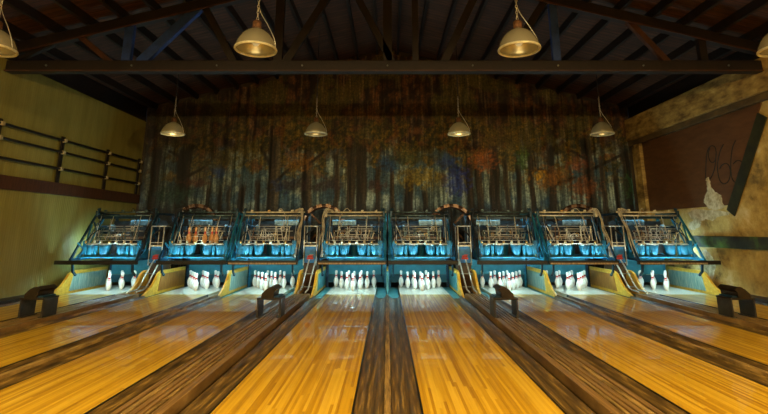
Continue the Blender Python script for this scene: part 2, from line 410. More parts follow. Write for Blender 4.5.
blobs = [(222, 172, 10, 9, (.010, .045, .16)), (283, 186, 9, 8, (.010, .05, .15)), (300, 163, 14, 10, (.16, .085, .012)), (391, 164, 12, 11, (.012, .07, .17)),
         (455, 182, 13, 17, (.010, .035, .22)), (448, 163, 11, 9, (.02, .05, .16)), (482, 160, 13, 14, (.22, .085, .018)), (420, 178, 20, 11, (.19, .15, .012)), (405, 158, 18, 10, (.06, .075, .03)),
         (520, 158, 8, 14, (.045, .10, .025)), (548, 178, 22, 12, (.17, .085, .012)), (578, 188, 16, 12, (.15, .06, .018)), (536, 176, 8, 6, (.30, .20, .02)), (630, 188, 14, 16, (.025, .07, .03)), (575, 165, 12, 9, (.15, .06, .03)),
         (176, 178, 9, 5, (.16, .11, .012)), (180, 195, 22, 10, (.02, .07, .06)), (228, 160, 22, 12, (.06, .055, .012)), (330, 185, 16, 7, (.035, .02, .03)), (300, 185, 22, 7, (.03, .02, .028)), (376, 186, 12, 6, (.05, .02, .02)), (250, 152, 16, 9, (.10, .08, .01)), (200, 183, 14, 5, (.09, .03, .016)), (505, 140, 30, 12, (.10, .08, .02))]
def paint(px, py):
    x = px * .1; y = py * .1
    vs = nz(px * .42, py * .02, 1, 3); v2 = nz(px * .2, py * .012, 1, 5)
    n1 = nz(x, y, 1.1, 1); n2 = nz(x, y, 2.6, 2); n3 = nz(x, y, .35, 8)
    top = lerp((.022, .012, .007), (.12, .060, .022), smooth(.38, .75, n1 * .5 + v2 * .5))
    top = lerp(top, (.085, .080, .022), smooth(.48, .66, n3) * .75)
    top = lerp(top, (.17, .14, .09), smooth(.62, .78, vs) * .45)
    low = lerp((.050, .075, .078), (.21, .27, .26), smooth(.35, .68, vs))
    low = lerp(low, (.02, .06, .10), smooth(.45, .7, nz(x, y, .5, 4)) * .8)
    c = lerp(top, low, smooth(140, 172, py + (n1 - .5) * 34 + (n3 - .5) * 20))
    fol = lerp((.030, .035, .010), (.13, .095, .014), smooth(.35, .7, n2))
    fol = lerp(fol, (.13, .055, .014), smooth(.56, .74, nz(x, y, .8, 9)) * .7)
    c = lerp(c, fol, smooth(.50, .62, nz(x, y, .75, 6) + .12 * smooth(172, 140, py)) * smooth(95, 138, py) * smooth(196, 166, py) * .85)
    for (tx, w, ty, lit) in trunks:
        d = px - tx - (nz(0, py * .03, 1, tx) - .5) * 3
        if abs(d) < w:
            k = smooth(w, w * .7, abs(d)) * smooth(ty - 8, ty + 6, py)
            tc = lerp((.006, .005, .004), (.034, .024, .014), smooth(.35, .7, vs))
            if lit: tc = lerp(tc, (.17, .15, .10), lit * smooth(-.1, .6, d / w))
            c = lerp(c, tc, k * .97)
    for (a, b, w) in branches:
        ax, ay = a; bx, by = b; L2 = (bx-ax)**2 + (by-ay)**2
        t = max(0, min(1, ((px-ax)*(bx-ax)+(py-ay)*(by-ay)) / L2))
        dx = px - ax - t*(bx-ax); dy = py - ay - t*(by-ay); d = math.hypot(dx, dy)
        if d < w: c = lerp(c, (.014, .010, .008), smooth(w, w*.4, d) * .9)
    for (bx, by, rx, ry, col) in blobs:
        d = math.hypot((px - bx) / rx, (py - by) / ry)
        if d < 1.4:
            k = smooth(1.2, .35, d + (n2 - .5) * 1.5)
            c = lerp(c, tuple(q * (.6 + .8 * n1) for q in col), k * .7)
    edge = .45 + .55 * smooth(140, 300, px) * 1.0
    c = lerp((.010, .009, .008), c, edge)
    c = lerp(c, (.012, .010, .008), smooth(200, 214, py) * .8)  # foot darkened: shade behind the machines put into the paint
    return c
def make_mural():
    bm = bmesh.new(); lay = bm.verts.layers.float_color.new('paint')
    nx, nzv = 480, 180; rows = []
    for j in range(nzv + 1):
        row = []
        for i in range(nx + 1):
            x = -WX + .12 + (2 * WX - .24) * i / nx
            ztop = 6.86 - abs(x) * .257 + .05 * math.sin(x * 9)
            z = .7 + (ztop - .7) * j / nzv
            px = 387.45 + x / .0305; py = 207 - (z - 1.98) / .0305
            yy = WB - .07 + .028 * math.sin(x * 21 + 1.5 * math.sin(x * 3.1)) * smooth(-1, 1, math.sin(x * 1.3) + .4)
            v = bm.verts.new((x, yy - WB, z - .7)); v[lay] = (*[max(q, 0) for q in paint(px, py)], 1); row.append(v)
        rows.append(row)
    for P, Q in zip(rows, rows[1:]):
        for i in range(nx):
            f = bm.faces.new((P[i], P[i + 1], Q[i + 1], Q[i])); f.smooth = True
    me = bpy.data.meshes.new('mural'); bm.to_mesh(me); bm.free()
    m, nt, p, o = new_mat('painted_canvas')
    at = nt.nodes.new('ShaderNodeAttribute'); at.attribute_name = 'paint'
    n = noise_tex(nt, coords(nt, (3, 3, 3)), 5, 8, .75)
    n2 = noise_tex(nt, coords(nt, (14, 1, .6)), 2, 5, .7)
    gm = nt.nodes.new('ShaderNodeGamma'); gm.inputs[1].default_value = 1.3; nt.links.new(at.outputs['Color'], gm.inputs[0])
    gain = mix(nt, 1.0, gm.outputs[0], (2.3, 2.25, 2.3), 'MULTIPLY')
    c = mix(nt, 1.0, gain, ramp(nt, n, [(.32, (.22, .20, .18)), (.52, (1, 1, 1)), (.70, (2.2, 2.0, 1.7))]), 'MULTIPLY')
    c = mix(nt, 1.0, c, ramp(nt, n2, [(.35, (.5, .48, .46)), (.6, (1.25, 1.25, 1.25))]), 'MULTIPLY')
    nt.links.new(c, p.inputs['Base Color']); p.inputs['Roughness'].default_value = .75
    me.materials.append(m)
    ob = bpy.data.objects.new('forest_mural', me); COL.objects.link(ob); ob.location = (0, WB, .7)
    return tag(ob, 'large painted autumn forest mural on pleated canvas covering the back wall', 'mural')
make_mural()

# ------------------------------------------------------------------ roof truss
tr = empty('roof_truss', (0, 8.8, 4.32), 'dark timber roof truss with blue web members spanning the hall', 'truss')
MB().box(-WX + .02, WX - .02, -.09, .09, 0, .23, .012).build('bottom_chord', M['truss'], tr)
MB().box(-WX + .02, WX - .02, -.115, -.095, .005, .03).build('lower_edge', M['ledge'], tr)
def tz(x): return 6.73 - .262 * abs(x) - 4.32
for sx in (-1, 1):
    MB().bar((0, 0, tz(0)), (sx * (WX - .02), 0, tz(WX - .02)), .16, .20).build('top_chord', M['truss'], tr)
    MB().bar((0, -.10, tz(0) - .12), (sx * (WX - .02), -.10, tz(WX - .02) - .12), .03, .03).build('chord_edge', M['ledge'], tr)
webs = [(-5.12, .2, -5.12, tz(5.12), 'b', .17), (-4.85, .2, -3.75, tz(3.75), 'b', .19), (-5.4, .2, -6.15, tz(6.15), 'r', .10), (-7.2, .3, -6.2, tz(6.2), 't', .06),
        (-2.15, .2, -2.15, tz(2.15), 't', .17), (-2.0, .2, -.9, tz(.9), 't', .15), (0, .2, 0, tz(0), 't', .17), (.1, .2, -.9, tz(.9), 't', .13), (.55, .2, .55, tz(.55), 't', .12),
        (1.1, .2, 1.9, tz(1.9), 't', .15), (3.32, .2, 3.32, tz(3.32), 'b', .15), (5.5, .2, 4.75, tz(4.75), 'r', .11), (6.2, .2, 6.2, tz(6.2), 't', .14), (2.3, .2, 3.2, tz(3.2), 't', .14), (-3.0, .2, -3.7, tz(3.7), 't', .13)]
for (x0, z0, x1, z1, k, w) in webs:
    MB().bar((x0, 0, z0), (x1, 0, z1), w, .10, (0, 1, 0)).build('web_member', {'b': M['truss_blue'], 't': M['truss'], 'r': M['ledge']}[k], tr)
for k in range(9):
    MB().tube([(-6.6 + k * 1.65, -.10, .115), (-6.6 + k * 1.65, -.122, .115)], .018, 6).build('bolt', M['steel'], tr)

# ------------------------------------------------------------------ lanes, gutters, dividers
def lane_parts():
    root = empty('bowling_lane', (0, 0, 0))
    b = MB(); b.box(-HW, HW, Y0, 10.60, -.12, 0); b.build('lane_surface', M['lane'], root)
    MB().box(-HW, HW, 10.602, 12.36, -.12, 0).build('pin_deck', M['deck'], root)['label'] = 'pale wooden pin deck'
    for s in (-1, 1):
        MB().box(s * HW - .008, s * HW + .008, Y0, 10.6, -.05, .002).build('edge_strip', M['rail_dark'], root)
    return root
lane0 = lane_parts()
for i, x in enumerate(LX):
    o = lane0 if i == 0 else copy_tree(lane0)
    o.location = (x, 0, 0)
    tag(o, 'glossy amber boarded bowling lane, %s' % nth(i), 'bowling lane', 'wooden bowling lanes')
def gutter_parts():
    root = empty('lane_gutter', (0, 0, 0))
    w = GW / 2
    prof = [(-w, -.004), (-w + .008, -.004)] + [((-w + .012) + (2 * w - .024) * k / 10, -.02 - .045 * math.sin(PI * k / 10) ** .7) for k in range(11)] + [(w - .008, -.004), (w, -.004)]
    MB().sheet(prof, Y0, 10.45, 4).build('trough', M['gutter'], root)
    MB().box(-w, w, 10.452, 12.4, -.09, -.055).build('end_plate', M['teal'], root)['label'] = 'flat teal end plate beside the pins'  # bluish plate; its teal also carries the cyan glow on the gutter ends
    return root
gut0 = gutter_parts()
k = 0
for i, x in enumerate(LX):
    for s in (-1, 1):
        o = gut0 if k == 0 else copy_tree(gut0); k += 1
        o.location = (x + s * (HW + GW / 2 + .009), 0, 0)
        tag(o, 'worn brown gutter along the %s edge of the lane that is %s' % ('left' if s < 0 else 'right', nth(i)), 'gutter', 'lane gutters')
for x, lab in ((-PITCH, 'second and third lanes from the left'), (0, 'two middle lanes'), (PITCH, 'second and third lanes from the right')):
    o = MB().box(-.028, .028, Y0, 10.4, -.12, .03, .008).build('lane_divider', M['cap'], None, (x, 0, 0))
    tag(o, 'narrow worn wooden divider ridge between the %s' % lab, 'lane divider', 'lane dividers')

# ------------------------------------------------------------------ ball return tracks and hoods
BRN = ['far left', 'left centre', 'right centre', 'far right']
BRL = ['between the two leftmost lanes', 'between third and fourth lanes from left', 'between third and fourth lanes from right', 'between the two rightmost lanes']
def track(s):
    root = empty('ball_return_track', (0, 0, 0))
    MB().box(-.212, .212, Y0, 10.40, -.12, -.06).build('base_board', M['rail_dark'], root)
    for (c, w, h, m) in ((-.187, .044, .042, 'rail_wood'), (-.122, .044, .042, 'cap'), (-.060, .040, .042, 'rail_wood'), (-.003, .034, .042, 'rail_wood'), (.048, .028, .042, 'cap'), (.120, .076, .042, 'rail_wood')):
        MB().box(s * c - w / 2, s * c + w / 2, Y0, 10.40, -.06, h, .004).build('track_rail', M[m], root)
    return root
def hood(s):
    root = empty('ball_return_hood', (0, 0, 0))
    for q in (-1, 1):
        MB().box(q * .168 - .012, q * .168 + .012, 0, .32, 0, .25, .004).build('side_plate', M['plate'], root)
        MB().box(q * .150 - .03, q * .150 + .03, .0, .32, -.0, .012).build('foot', M['plate'], root)
    MB().box(-.185, .185, -.01, .33, .25, .280, .008).build('top_board', M['hood'], root)
    MB().prism([(-.115 * s, .281), (-.11 * s, .34), (-.05 * s, .40), (.01 * s, .435), (.06 * s, .44), (.11 * s, .40), (.075 * s, .36), (.065 * s, .281)], -.02, .36, 'y').build('cover', M['hood'], root)
    MB().box(*sorted((s * .075, s * .15)), .0, .30, .281, .305, .006).build('side_cushion', M['blue_dark'], root)
    return root
T = {1: track(1), -1: track(-1)}; H = {1: hood(1), -1: hood(-1)}; used = set()
for i, x in enumerate(BR):
    s = 1 if i < 2 else -1
    for D, nm in ((T, 't'), (H, 'h')):
        o = D[s] if (nm, s) not in used else copy_tree(D[s]); used.add((nm, s))
        if nm == 't':
            o.location = (x, 0, 0); tag(o, 'dark brown slatted ball return track %s' % BRL[i], 'ball return track', 'ball return tracks')
        else:
            o.location = (x, 7.5, .056); tag(o, 'black ball return hood straddling the rails %s' % BRL[i], 'ball return hood', 'ball return hoods')

# ------------------------------------------------------------------ kickbacks beside the pin decks
OUT = [(10.42, -.05), (10.50, .005), (10.62, .045), (10.76, .11), (10.88, .20), (10.97, .30), (11.05, .385), (11.14, .425), (12.50, .425), (12.50, -.05)]
def inset(y0, y1, z0, z1, cut): return [(y0, z0), (y1, z0), (y1, z1), (y0 + cut, z1)]
def kick(x, t, left, right, label, front='yellow'):
    """left/right: materials of the inset panels on the two faces (None for bare)"""
    root = empty('kickback', (x, 10.42, 0), label, 'kickback', 'lane kickbacks')
    b = MB(); b.prism([(y - 10.42, z) for y, z in OUT], -t / 2, t / 2, 'x')
    b.build('side_board', M[front], root)
    for mat, s in ((left, -1), (right, 1)):
        if mat:
            p = [(y - 10.42, z) for y, z in inset(11.08, 12.46, .012, .365, .10)]
            a = sorted((s * t / 2, s * (t / 2 + .012)))
            MB().prism(p, a[0], a[1], 'x').build('inset_panel', M[mat], root)
    MB().box(-t / 2 - .004, t / 2 + .004, .78, 2.07, .425, .440).build('top_strip', M['yellow'], root)
    return root
o8 = LX[7] + HW + .235 + .04
kick(-o8, .05, None, 'teal_worn', 'yellow kickback with worn teal inset on outer side of leftmost lane')
kick(o8, .05, 'teal_worn', None, 'yellow kickback with worn teal inset on outer side of rightmost lane')
for i, (x, l, r, lab) in enumerate(((-PITCH, 'brownpanel', 'teal_worn', 'shared kickback between second and third lanes from the left'),
                       (0, 'teal', 'teal', 'narrow teal kickback between the two middle lanes'),
                       (PITCH, 'teal_worn', 'brownpanel', 'shared kickback between second and third lanes from the right'))):
    kick(x, .03 if i == 1 else .045, l, r, lab, 'teal' if i == 1 else 'yellow')
for i, x in enumerate(BR):
    for s in (-1, 1):
        lane = LX[2 * i] if s < 0 else LX[2 * i + 1]
        kx = lane - s * (HW + .235 + .035)
        face = 'brownpanel' if i in (0, 3) else 'teal'
        kick(kx, .05, face if s < 0 else None, face if s > 0 else None,
             'curved yellow kickback, %s one of two %s' % ('left' if s < 0 else 'right', BRL[i]))

# ------------------------------------------------------------------ ball lifts with chute rails
def arc_pts(pts, n=5):
    pts = [Vector(p) for p in pts]; out = []
    for i in range(len(pts) - 1):
        p0, p1, p2, p3 = pts[max(i-1,0)], pts[i], pts[i+1], pts[min(i+2,len(pts)-1)]
        for k in range(n):
            t = k / n
            out.append(.5*((2*p1)+(p2-p0)*t+(2*p0-5*p1+4*p2-p3)*t*t+(3*p1-p0-3*p2+p3)*t**3))
    return out + [pts[-1]]
def ball_lift(s):
    root = empty('ball_lift', (0, 0, 0))
    MB().box(-.125, .125, .42, .72, .60, .96, .015).build('cabinet', M['liftblue'], root)
    MB().box(-.135, .135, .40, .74, .962, .995, .008).build('cabinet_lid', M['cream'], root)
    e = MB(); e.box(-.075, .075, .412, .419, .68, .715); e.box(-.06, .06, .412, .419, .72, .765); e.box(-.02, .075, .412, .419, .77, .785)
    e.build('red_emblem', M['red'], root)
    MB().prism([(.6, -.12), (.75, -.12), (.95, .6), (.45, .6)], -.15, .15, 'x').build('back_board', M['tunnel'], root)
    for x in (-.145, .145):
        for y in (.40, .78):
            MB().tube([(x, y, .55), (x, y, 1.42)], .014, 6).build('upright', M['chrome'], root)
        MB().tube([(x, .40, 1.42), (x, .78, 1.42)], .014, 6).build('cross_tube', M['chrome'], root)
        MB().tube([(x, .40, .60), (x, .78, .60)], .014, 6).build('cross_tube', M['chrome'], root)
    MB().tube([(-.145, .40, 1.42), (.145, .40, 1.42)], .014, 6).build('cross_tube', M['chrome'], root)
    MB().tube([(-.145, .40, 1.05), (.145, .40, 1.05)], .012, 6).build('cross_tube', M['chrome'], root)
    for x in (-.075, .075):
        MB().tube(arc_pts([(x + s * .06, .46, .70), (x + s * .05, .34, .60), (x + s * .02, .20, .40), (x - s * .01, .08, .20), (x - s * .02, -.06, .085), (x - s * .02, -.30, .07), (x - s * .02, -.42, .055)]), .016, 7).build('chute_rail', M['chrome'], root)
    for z, y in ((.14, .03), (.40, .20)):
        MB().box(-.13, .13, y + .012, y + .03, z - .03, z - .008).build('rail_tie', M['steel'], root)
    MB().tube(arc_pts([(-s * .10, .6, 1.0), (-s * .16, .5, 1.15), (-s * .05, .45, 1.28), (s * .1, .6, 1.4), (s * .2, .9, 1.5)]), .02, 7).build('hose', M['rubber'], root)
    return root
bl = {1: ball_lift(1), -1: ball_lift(-1)}; used = set()
for i, x in enumerate(BR):
    s = 1 if i < 2 else -1
    o = bl[s] if s not in used else copy_tree(bl[s]); used.add(s)
    o.location = (x, YB, 0)
    tag(o, 'blue red-marked ball lift with chute %s' % BRL[i], 'ball lift', 'ball lifts')

# pin elevator wheels behind the machines
def wheel():
    root = empty('elevator_wheel', (0, 0, 0))
    MB().lathe([(.50, -.07), (.62, -.07), (.62, .07), (.50, .07)], (0, 0, 1.42), 36, 'y', True).build('rim', M['wheel'], root)
    for k in range(14):
        t = 2 * PI * k / 14
        c = Vector((math.cos(t) * .575, -.085, 1.42 + math.sin(t) * .575)); d = Vector((-math.sin(t), 0, math.cos(t)))
        MB().bar(c - d * .075, c + d * .075, .03, .085, (math.cos(t), 0, math.sin(t))).build('plate', M['wheelpad'], root)
    for k in range(4):
        t = PI / 4 + PI / 2 * k
        MB().bar((0, 0, 1.42), (math.cos(t) * .52, 0, 1.42 + math.sin(t) * .52), .05, .03, (0, 1, 0)).build('spoke', M['rust'], root)
    MB().lathe([(.001, -.08), (.07, -.08), (.07, .08), (.001, .08)], (0, 0, 1.42), 14, 'y').build('hub', M['steel'], root)
    for q in (-1, 1): MB().bar((q * .55, .12, -.12), (q * .1, .12, 1.42), .06, .05).build('stand', M['rust'], root)
    return root
w0 = wheel()
for i, x in enumerate(BR):
    o = w0 if i == 0 else copy_tree(w0); o.location = (x * .985, 13.25, 0)
    tag(o, 'round brown elevator wheel behind the ball lift %s' % BRL[i], 'wheel', 'pin elevator wheels')

# ------------------------------------------------------------------ pinsetters
W = .735
def pinsetter(s):
    """s = side of the ball return (+1 right). Local y from the front beam."""
    R = empty('pinsetter', (0, 0, 0)); rnd = random.Random(11 if s > 0 else 23)
    MB().box(-.775, .775, 0, .085, .590, .675, .006).build('front_beam', M['black'], R)['label'] = 'black front beam'
    MB().box(-.74, .74, -.014, -.002, .598, .632).build('trim_strip', M['tan'], R)
    for q in (-1, 1):
        f = MB(); x = q * W
        f.bar((x, .05, .66), (x, .84, 1.72), .028, .05); f.bar((x, .05, .69), (x, 1.75, .69), .04, .05)
        f.bar((x, .86, 1.72), (x, 1.75, 1.72), .03, .05); f.bar((x, 1.74, -.12), (x, 1.74, 1.75), .06, .06)
        fr = f.build('side_frame', M['blue'] if q != s else M['blue_dark'], R)
        MB().bar((x - q * .035, .95, .70), (x - q * .035, .95, 1.70), .028, .03).build('upright', M['blue_dark'], fr)
        MB().bar((x - q * .045, .36, .70), (x - q * .045, 1.06, 1.6), .02, .04).build('diagonal_brace', M['blue'], fr)
        MB().bar((x - q * .06, .72, .70), (x - q * .06, .16, 1.05), .016, .03).build('diagonal_brace', M['blue'], fr)
        MB().prism([(.20, .70), (.9, .70), (.80, .82), (.55, .90), (.36, .82)], x - q * .012 - .006, x - q * .012 + .006, 'x').build('gusset', M['blue'], fr)
        MB().bar((x - q * .02, .42, .70), (x - q * .02, .66, 1.46), .022, .035).build('diagonal_brace', M['blue'], fr)
        MB().bar((x - q * .03, 1.30, .70), (x - q * .03, .72, 1.52), .020, .035).build('diagonal_brace', M['blue_dark'], fr)
        MB().bar((x - q * .085, .2, .72), (x - q * .10, .75, 1.5), .014, .02).build('pull_rod', M['dimsteel'], fr)
        MB().bar((x - q * .12, .30, .72), (x - q * .11, .62, 1.3), .012, .02).build('pull_rod', M['chrome'], fr)
        MB().tube([(x - q * .15, .80, 1.70), (x - q * .16, .48, .80)], .008, 6).build('pull_rod', M['chrome'], fr)
        # sweep arm hanging from the beam down beside the kickback
        a = MB(); a.bar((q * .66, .06, .60), (q * .66, .10, .43), .035, .05); a.bar((q * .66, .09, .44), (q * .66, .20, .36), .03, .045); a.ball((q * .66, .20, .355), .03)
        a.build('sweep_arm', M['blue_dark'], R)
        # upper end castings
        e = MB(); e.box(q * .70 - .03, q * .70 + .03, .76, .90, 1.64, 1.79, .012); e.ball((q * .69, .82, 1.82), .035, 8); e.tube([(q * .64, .80, 1.79), (q * .64, .80, 1.86)], .012, 6)
        e.build('end_casting', M['cream'] if q == s else M['blue_dark'], R)
    MB().tube([(-W - .02, .84, 1.755), (W + .02, .84, 1.755)], .017).build('top_rail', M['cream'], R)
    MB().tube([(-W, .80, 1.675), (W, .80, 1.675)], .019).build('top_rail', M['chrome'], R)
    MB().box(-W, W, .90, .915, 1.60, 1.66).build('top_channel', M['blue_dark'], R)
    a = (-.02, .58) if s > 0 else (-.58, .02)
    MB().box(a[0], a[1], 1.06, 1.10, 1.44, 1.58, .015).build('cover_plate', M['dimsteel'], R)
    for k in range(4):
        xx = -.52 + .34 * k + rnd.uniform(-.08, .08)
        g = MB(); g.box(xx - .025, xx + .025, .80, .86, 1.765, 1.79 + rnd.random() * .04, .006); g.ball((xx + .02, .83, 1.80), .016, 8)
        g.build('bracket', M['brass'] if k == 1 else M['cream'], R)
    # pin table with cups
    t = MB(); t.box(-.66, .66, .30, 1.45, .72, .745, .004); t.box(-.66, .66, .285, .31, .72, .755, .004)
    t.build('pin_table', M['cupblue'], R)
    MB().box(-.62, .62, .262, .283, .715, .735).build('table_edge', M['cupblue'], R)
    for x, y in ((-.50, .42), (-.20, .42), (.20, .42), (.50, .42), (-.35, .72), (0, .78), (.35, .72)):
        c = MB().lathe([(.085, .748), (.095, .78), (.118, .97), (.122, 1.0), (.112, 1.0), (.108, .97), (.08, .78)], (x, y, 0), 18).build('pin_cup', M['cupblue'], R)
        MB().lathe([(.110, 1.0), (.127, 1.0), (.127, 1.018), (.110, 1.018)], (x, y, 0), 18, 'z', True).build('cup_rim', M['chrome'], c)
    for x in (-.62, .62, -.36, .36):
        MB().box(x - (.05 if abs(x) > .5 else .03), x + (.05 if abs(x) > .5 else .03), .33, .39, .75, 1.10 if abs(x) > .5 else .98, .006).build('table_post', M['blue'], R)
    for k in range(8):
        x = -.60 + k * 1.2 / 7
        MB().lathe([(.001, 1.03), (.022, 1.035), (.03, 1.06), (.022, 1.09), (.001, 1.10)], (x, .34 + .03 * (k % 2), 0), 10).build('knob', M['cream'] if k % 3 else M['brass'], R)
    MB().tube([(-.66, .36, 1.03), (.66, .36, 1.03)], .012, 6).build('cross_shaft', M['chrome'], R)
    # linkages
    for z, y, x0, x1 in ((1.15, .60, -.46, .46), (1.31, .66, -.50, .52), (1.42, .74, -.40, .46), (1.23, .50, -.34, .30), (1.10, .55, -.56, .50), (1.36, .52, -.2, .44), (1.19, .44, -.42, .12)):
        MB().tube([(x0, y, z), (x1, y, z)], .009, 6).build('cross_shaft', M['chrome'], R)
    for k in range(18):
        x = -.46 + .053 * k + rnd.uniform(-.025, .025); y = .42 + .3 * rnd.random()
        z0 = 1.05 + .10 * rnd.random(); z1 = z0 + rnd.uniform(.10, .34)
        g = MB(); top = (x + rnd.uniform(-.07, .07), y + rnd.uniform(-.03, .1), z1)
        g.bar((x, y, z0), top, .010, .016)
        if k % 2: g.lathe([(.004, -.012), (.02, -.012), (.02, .012), (.004, .012)], top, 10, 'y', True)
        g.build('linkage_arm', M[rnd.choice(['cream', 'chrome', 'dimsteel', 'chrome', 'rust'])], R)
    for k in range(7):
        x = -.44 + .145 * k + rnd.uniform(-.03, .03); z = rnd.uniform(1.10, 1.38); y = .52 + .14 * rnd.random()
        rad = rnd.uniform(.025, .055)
        MB().lathe([(rad * .6, -.010), (rad, -.010), (rad, .010), (rad * .6, .010)], (x, y, z), 14, 'y', True).build('gear', (M['steel'], M['brass'], M['chrome'])[k % 3], R)
    for k in range(6):
        x0 = rnd.uniform(-.5, .3)
        MB().bar((x0, .5 + .15 * rnd.random(), rnd.uniform(1.06, 1.2)), (x0 + rnd.uniform(-.15, .25), .62, rnd.uniform(1.25, 1.44)), .010, .014).build('pull_rod', M['chrome'], R)
    for x in (-.30 * s, .36 * s):
        MB().tube([(x, .80, 1.66), (x + .03 * s, .52, 1.10)], .007, 6).build('pull_rod', M['cream'], R)
    # springs
    for x in (-.3, .28):
        MB().tube([(x + .016 * math.cos(t * .9), .70 + .016 * math.sin(t * .9), 1.42 + .006 * t) for t in range(28)], .004, 5).build('spring', M['chrome'], R)
    # motor with pulley and belt
    mx = -s * .55
    MB().lathe([(.001, -.12), (.09, -.12), (.10, -.10), (.10, .10), (.09, .12), (.001, .12)], (mx, .98, 1.34), 16, 'x').build('motor', M['blue_dark'], R)
    MB().lathe([(.02, -.02), (.13, -.02), (.12, 0), (.13, .02), (.02, .02)], (mx + s * .15, .98, 1.34), 18, 'x', True).build('pulley', M['steel'], R)
    MB().box(s * .62 - .06, s * .62 + .06, .98, 1.2, 1.15, 1.42, .02).build('gearbox', M['blue_dark'], R)
    MB().box(-.68, .68, 1.52, 1.54, .76, 1.56).build('rear_panel', M['rubber'], R)
    MB().bar((-.64, 1.2, 1.15), (.64, 1.2, 1.15), .05, .05).build('rear_shaft', M['rust'], R)
    # cables looping down on the ball-return side
    for k in range(4):
        o = .022 * k; jx = rnd.uniform(-.012, .012)
        MB().tube(arc_pts([(s * (.56 - o), .80, 1.74), (s * (.63 - o), .74, 1.84 - o * .4), (s * (.72 - o * .6), .70, 1.80 - o), (s * (.755 - o * .5) + jx, .60, 1.58), (s * (.735 - o) - jx, .46, 1.34), (s * (.765 - o) + jx, .32, 1.10), (s * (.735 - o), .20, .74)], 5), .0075, 6).build('cable', M['cable'], R)
    MB().tube(arc_pts([(-s * .5, .82, 1.66), (-s * .58, .7, 1.5), (-s * .5, .62, 1.36), (-s * .62, .5, 1.2), (-s * .66, .36, .95)], 4), .009, 6).build('cable', M['rubber'], R)
    MB().tube(arc_pts([(s * .1, .82, 1.76), (s * .2, .7, 1.84), (s * .34, .66, 1.62), (s * .30, .6, 1.4)], 5), .007, 6).build('cable', M['cable'], R)
    # lamp behind the beam: lights pins and machine
    L = MB().box(-.62, .62, .100, .106, .60, .66).build('lamp_holder', M['steel'], R)
    for tx in (-.40, 0, .40):
        MB().tube([(tx - .12, .135, .618), (tx + .12, .135, .618)], .015, 8).build('lamp_tube', M['tube'], L)
    MB().tube([(-.60, .975, 1.63), (.60, .975, 1.63)], .012, 8).build('added_inner_tube', M['tube2'], L)  # added tube, hidden by the top channel, for cyan light inside the machine
    MB().box(-.66, .66, .915, 1.10, 1.665, 1.675).build('added_tube_shield', M['blue_dark'], R)  # plate added to keep the inner tube's light off ceiling and mural
    for q in (-1, 1):
        MB().tube([(q * .615, .403, .80), (q * .615, .403, 1.04)], .009, 8).build('added_inner_tube', M['tube2'], L)  # upright tubes added for cyan light on cups, frames and side wall
    # pit curtain hanging behind the pins
    c = MB(); c.box(-.70, .70, 1.70, 1.72, .24, .64); c.build('pit_curtain', M['pit'], R)
    MB().box(-.70, .70, 1.66, 1.70, .05, .235, .012).build('pit_cushion', M['pitdark'], R)
    return R
ps = {1: pinsetter(1), -1: pinsetter(-1)}; used = set(); machines = []
PLAB = ['with dark top rails beside the olive wall', 'holding five amber-lit pins in its rack', 'with pale cables at its right corner', 'with pale linkages and cables at its left corner',
        'with dark blue frame', 'with dark blue frame', 'with pale rails and hose beside it', 'with a cluttered pale left corner by the plaster wall']
for i, x in enumerate(LX):
    s = 1 if i % 2 == 0 else -1
    o = ps[s] if s not in used else copy_tree(ps[s]); used.add(s); machines.append(o)
    o.location = (x, YB, 0)
    tag(o, 'blue pinsetting machine %s, %s' % (PLAB[i], nth(i)), 'pinsetter', 'pinsetting machines')
for i in (0, 1, 4, 5):                           # the darker machines have blued fittings
    for ch in machines[i].children:
        k = ch.name.split('.')[0]
        m = {'top_rail': 'dimsteel', 'end_casting': 'blue_dark', 'cable': 'rubber', 'bracket': 'dimsteel', 'trim_strip': 'black', 'linkage_arm': 'dimsteel'}.get(k)
        if k == 'side_frame' and i == 0: m = 'blue_dark'
        if m and not (k == 'linkage_arm' and i == 1):
            ch.material_slots[0].link = 'OBJECT'; ch.material_slots[0].material = M[m]
M['tube3'] = emit_mat('added_side_light', (.50, .90, 1.0), 170)
for i in (0, 7):                                 # the outer beams reach almost to the walls
    q = -1 if i == 0 else 1
    h = MB().box(*sorted((q * .672, q * .742)), .925, .935, .74, 1.42).build('added_side_holder', M['steel'], machines[i])  # added strip that screens the side tube from view
    MB().tube([(q * .722, .955, .74), (q * .722, .955, 1.15)], .011, 8).build('added_side_tube', M['tube3'], h)  # tube added to throw cyan light on the side wall
    for ch in machines[i].children:
        if ch.name.startswith('front_beam'):
            nb = MB().box(*sorted((-q * .775, q * 1.04)), 0, .085, .590, .675, .006).build('front_beam', M['black'])
            ch.data = nb.data; bpy.data.objects.remove(nb)

# ------------------------------------------------------------------ pins
IN = .0254
PROF = [(0, 0), (1.0, 0), (1.12, .25), (1.41, .75), (1.97, 2.25), (2.28, 3.4), (2.38, 4.5), (2.28, 5.88), (1.85, 7.25), (1.5, 7.9), (1.25, 8.6), (1.04, 9.2), (.96, 9.6), (.90, 10.0), (.91, 10.5), (.94, 10.88), (1.03, 11.75), (1.19, 12.63), (1.27, 13.4), (1.22, 14.0), (1.0, 14.55), (.6, 14.9), (0.02, 15.0)]
def pin_mesh(m1, m2):
    b = MB(); b.lathe([(max(r, .01) * IN, h * IN) for r, h in PROF], n=16, mats=[1 if (8.55 <= PROF[i][1] < 9.15) or (9.5 <= PROF[i][1] < 10.8) else 0 for i in range(len(PROF) - 1)])
    return b.build('bowling_pin', [m1, m2])
pin0 = pin_mesh(M['pinwhite'], M['pinred'])
ROWN = ['front', 'second', 'third', 'back']
first = True
